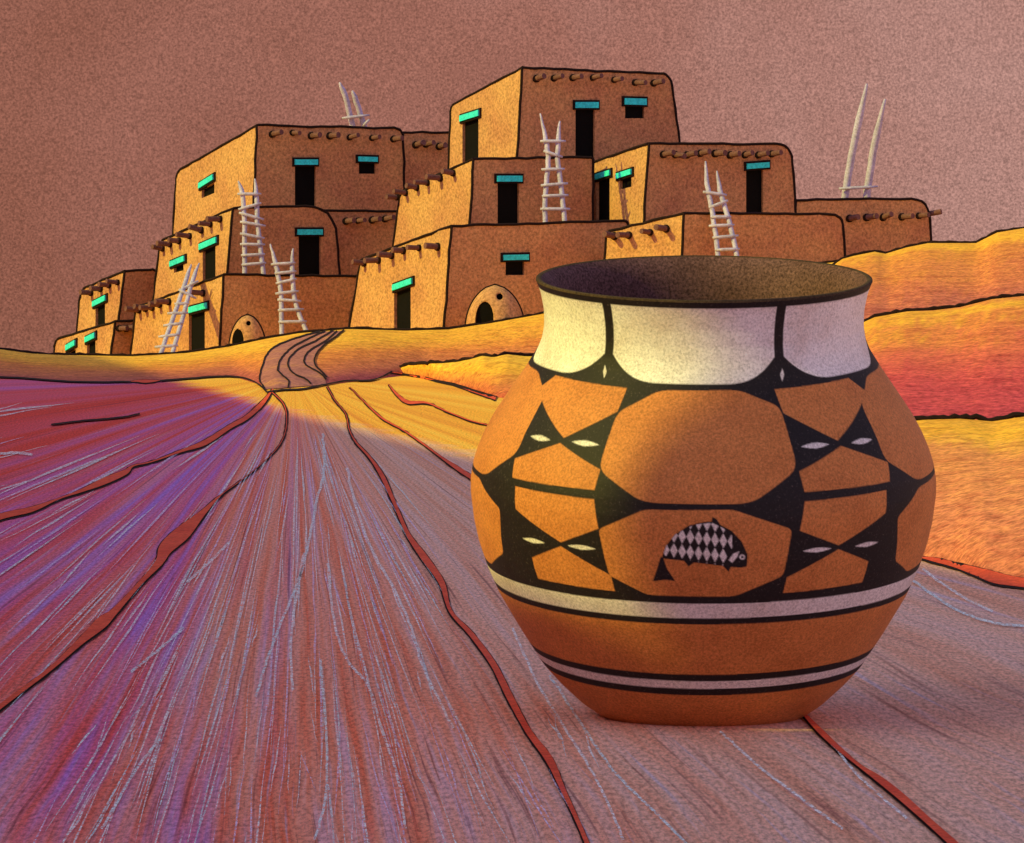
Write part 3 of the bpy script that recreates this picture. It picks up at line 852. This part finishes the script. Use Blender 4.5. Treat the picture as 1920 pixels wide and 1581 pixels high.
def jar():
    base = P(1316, 1329, POT_Y)
    ax = Vector((0, -math.sin(POT_TILT), math.cos(POT_TILT))); fw = Vector((0, -math.cos(POT_TILT), -math.sin(POT_TILT)))
    root = thing('painted_jar', 'huge round clay jar painted black and orange with a chequered fish, standing on the ground', 'jar', base + ax * (-(1342 - 1322) * PXS * 1.009))
    org = root.location.copy()
    th = np.concatenate([np.arange(-100, 100, .25), np.arange(100, 260, 1.25)])
    nv = 520
    v_out = np.linspace(517, 1342, nv)
    n = len(th)
    TH, V = np.meshgrid(th, v_out)
    R = smooth_interp(V) * PXS
    axv, fwv = np.array(ax), np.array(fw)
    b = np.array(base - org)
    def surf(R, V, TH):
        a = np.radians(TH)
        return b + (1322 - V)[..., None] * PXS * 1.009 * axv + R[..., None] * (np.sin(a)[..., None] * np.array((1., 0, 0)) + np.cos(a)[..., None] * fwv)
    pts = surf(R, V, TH)
    col = np.zeros(TH.shape + (3,)); tw = TH.copy(); tw[tw > 180] -= 360
    dth = np.where(np.abs(tw) < 100, .25, 1.25)
    for ox in (-.33, 0, .33):
        for oy in (-.55, 0, .55): col += paint(tw + 2.27 + ox * dth, V + oy)
    col /= 9
    # gentle hand-made unevenness
    vs = pts.reshape(-1, 3)
    i, k = np.meshgrid(np.arange(nv - 1), np.arange(n), indexing='ij')
    quads = np.stack([i * n + k, (i + 1) * n + k, (i + 1) * n + (k + 1) % n, i * n + (k + 1) % n], -1).reshape(-1, 4)
    def mk(name, vs, quads, mats, cols=None, extra=None):
        me = bpy.data.meshes.new(name)
        me.vertices.add(len(vs)); me.vertices.foreach_set('co', vs.astype(np.float32).ravel())
        me.loops.add(quads.size); me.loops.foreach_set('vertex_index', quads.astype(np.int32).ravel())
        me.polygons.add(len(quads)); me.polygons.foreach_set('loop_start', np.arange(0, quads.size, 4, dtype=np.int32))
        me.polygons.foreach_set('use_smooth', np.ones(len(quads), bool))
        me.update(calc_edges=True)
        if cols is not None:
            at = me.color_attributes.new('paint', 'FLOAT_COLOR', 'POINT')
            at.data.foreach_set('color', np.concatenate([cols.reshape(-1, 3), np.ones((cols.size // 3, 1))], 1).astype(np.float32).ravel())
        return link(name, me, mats, root)
    m = bpy.data.materials.new('painted_clay'); m.use_nodes = True
    g = NT(m.node_tree); bs = m.node_tree.nodes['Principled BSDF']
    at = g.n('ShaderNodeAttribute', attribute_name='paint').outputs[0]
    co = g.n('ShaderNodeTexCoord').outputs['Object']
    fine = g.noise(co, 48, 3, .75)
    wear = g.noise(co, 2.2, 4, .6)
    c = g.mix(1.0, at, g.ramp(wear, [(.3, (.86, .80, .76)), (.5, (1, 1, 1)), (.7, (1.08, 1.1, 1.1))]), 'MULTIPLY')
    c = g.mix(1.0, c, g.grey(fine, [(.32, .66), (.5, 1.0), (.68, 1.3)]), 'MULTIPLY')
    # paint worn down to the grey ground coat in specks
    c = g.mix(g.grey(fine, [(.60, 0), (.75, .16)]), c, (.6, .45, .4))
    g.link(c, bs.inputs['Base Color'])
    bs.inputs['Roughness'].default_value = .62
    bs.inputs['Specular IOR Level'].default_value = .25
    bp = g.n('ShaderNodeBump', {'Height': fine, 'Strength': .25, 'Distance': .004})
    g.link(bp.outputs[0], bs.inputs['Normal'])
    mk('body', vs, quads, m, col)
    # rim lip and the dark inside
    lip = [(517, 312), (514, 311.5), (512.5, 309), (512.5, 305), (514, 302), (518, 299), (530, 288), (560, 283), (600, 282), (645, 294), (705, 332), (800, 392), (900, 416), (1000, 400), (1095, 365), (1228, 285), (1300, 215), (1325, 150), (1326, 1)]
    tl = np.arange(0, 360, 3.0); nl = len(tl)
    LV, LR = np.array([p[0] for p in lip], float), np.array([p[1] for p in lip], float)
    TL, VV = np.meshgrid(tl, LV); RR = np.repeat(LR[:, None], nl, 1) * PXS
    pl = surf(RR, VV, TL).reshape(-1, 3)
    i, k = np.meshgrid(np.arange(len(lip) - 1), np.arange(nl), indexing='ij')
    ql = np.stack([i * nl + k, i * nl + (k + 1) % nl, (i + 1) * nl + (k + 1) % nl, (i + 1) * nl + k], -1).reshape(-1, 4)
    sp = 4 * nl
    mk('rim', pl, ql[:sp], grain_mat('rim_clay', [(.3, (.05, .03, .02)), (.7, (.09, .055, .03))], patch=2, grain=48, amount=(.5, 1.4)))
    mk('inside_wall', pl, ql[sp:], grain_mat('smoked_clay', [(.3, (.11, .052, .050)), (.7, (.16, .080, .085))], patch=2, grain=44, amount=(.35, 1.7)))
    # foot
    tb = np.arange(0, 360, 3.0)
    mb = MB(); p0 = surf(np.full(len(tb), 140 * PXS), np.full(len(tb), 1342.0), tb)
    mb.add([Vector(p) for p in p0], [tuple(range(len(tb)))])
    mb.build('foot', plain('bare_clay', (.5, .2, .07)), root)


jar()
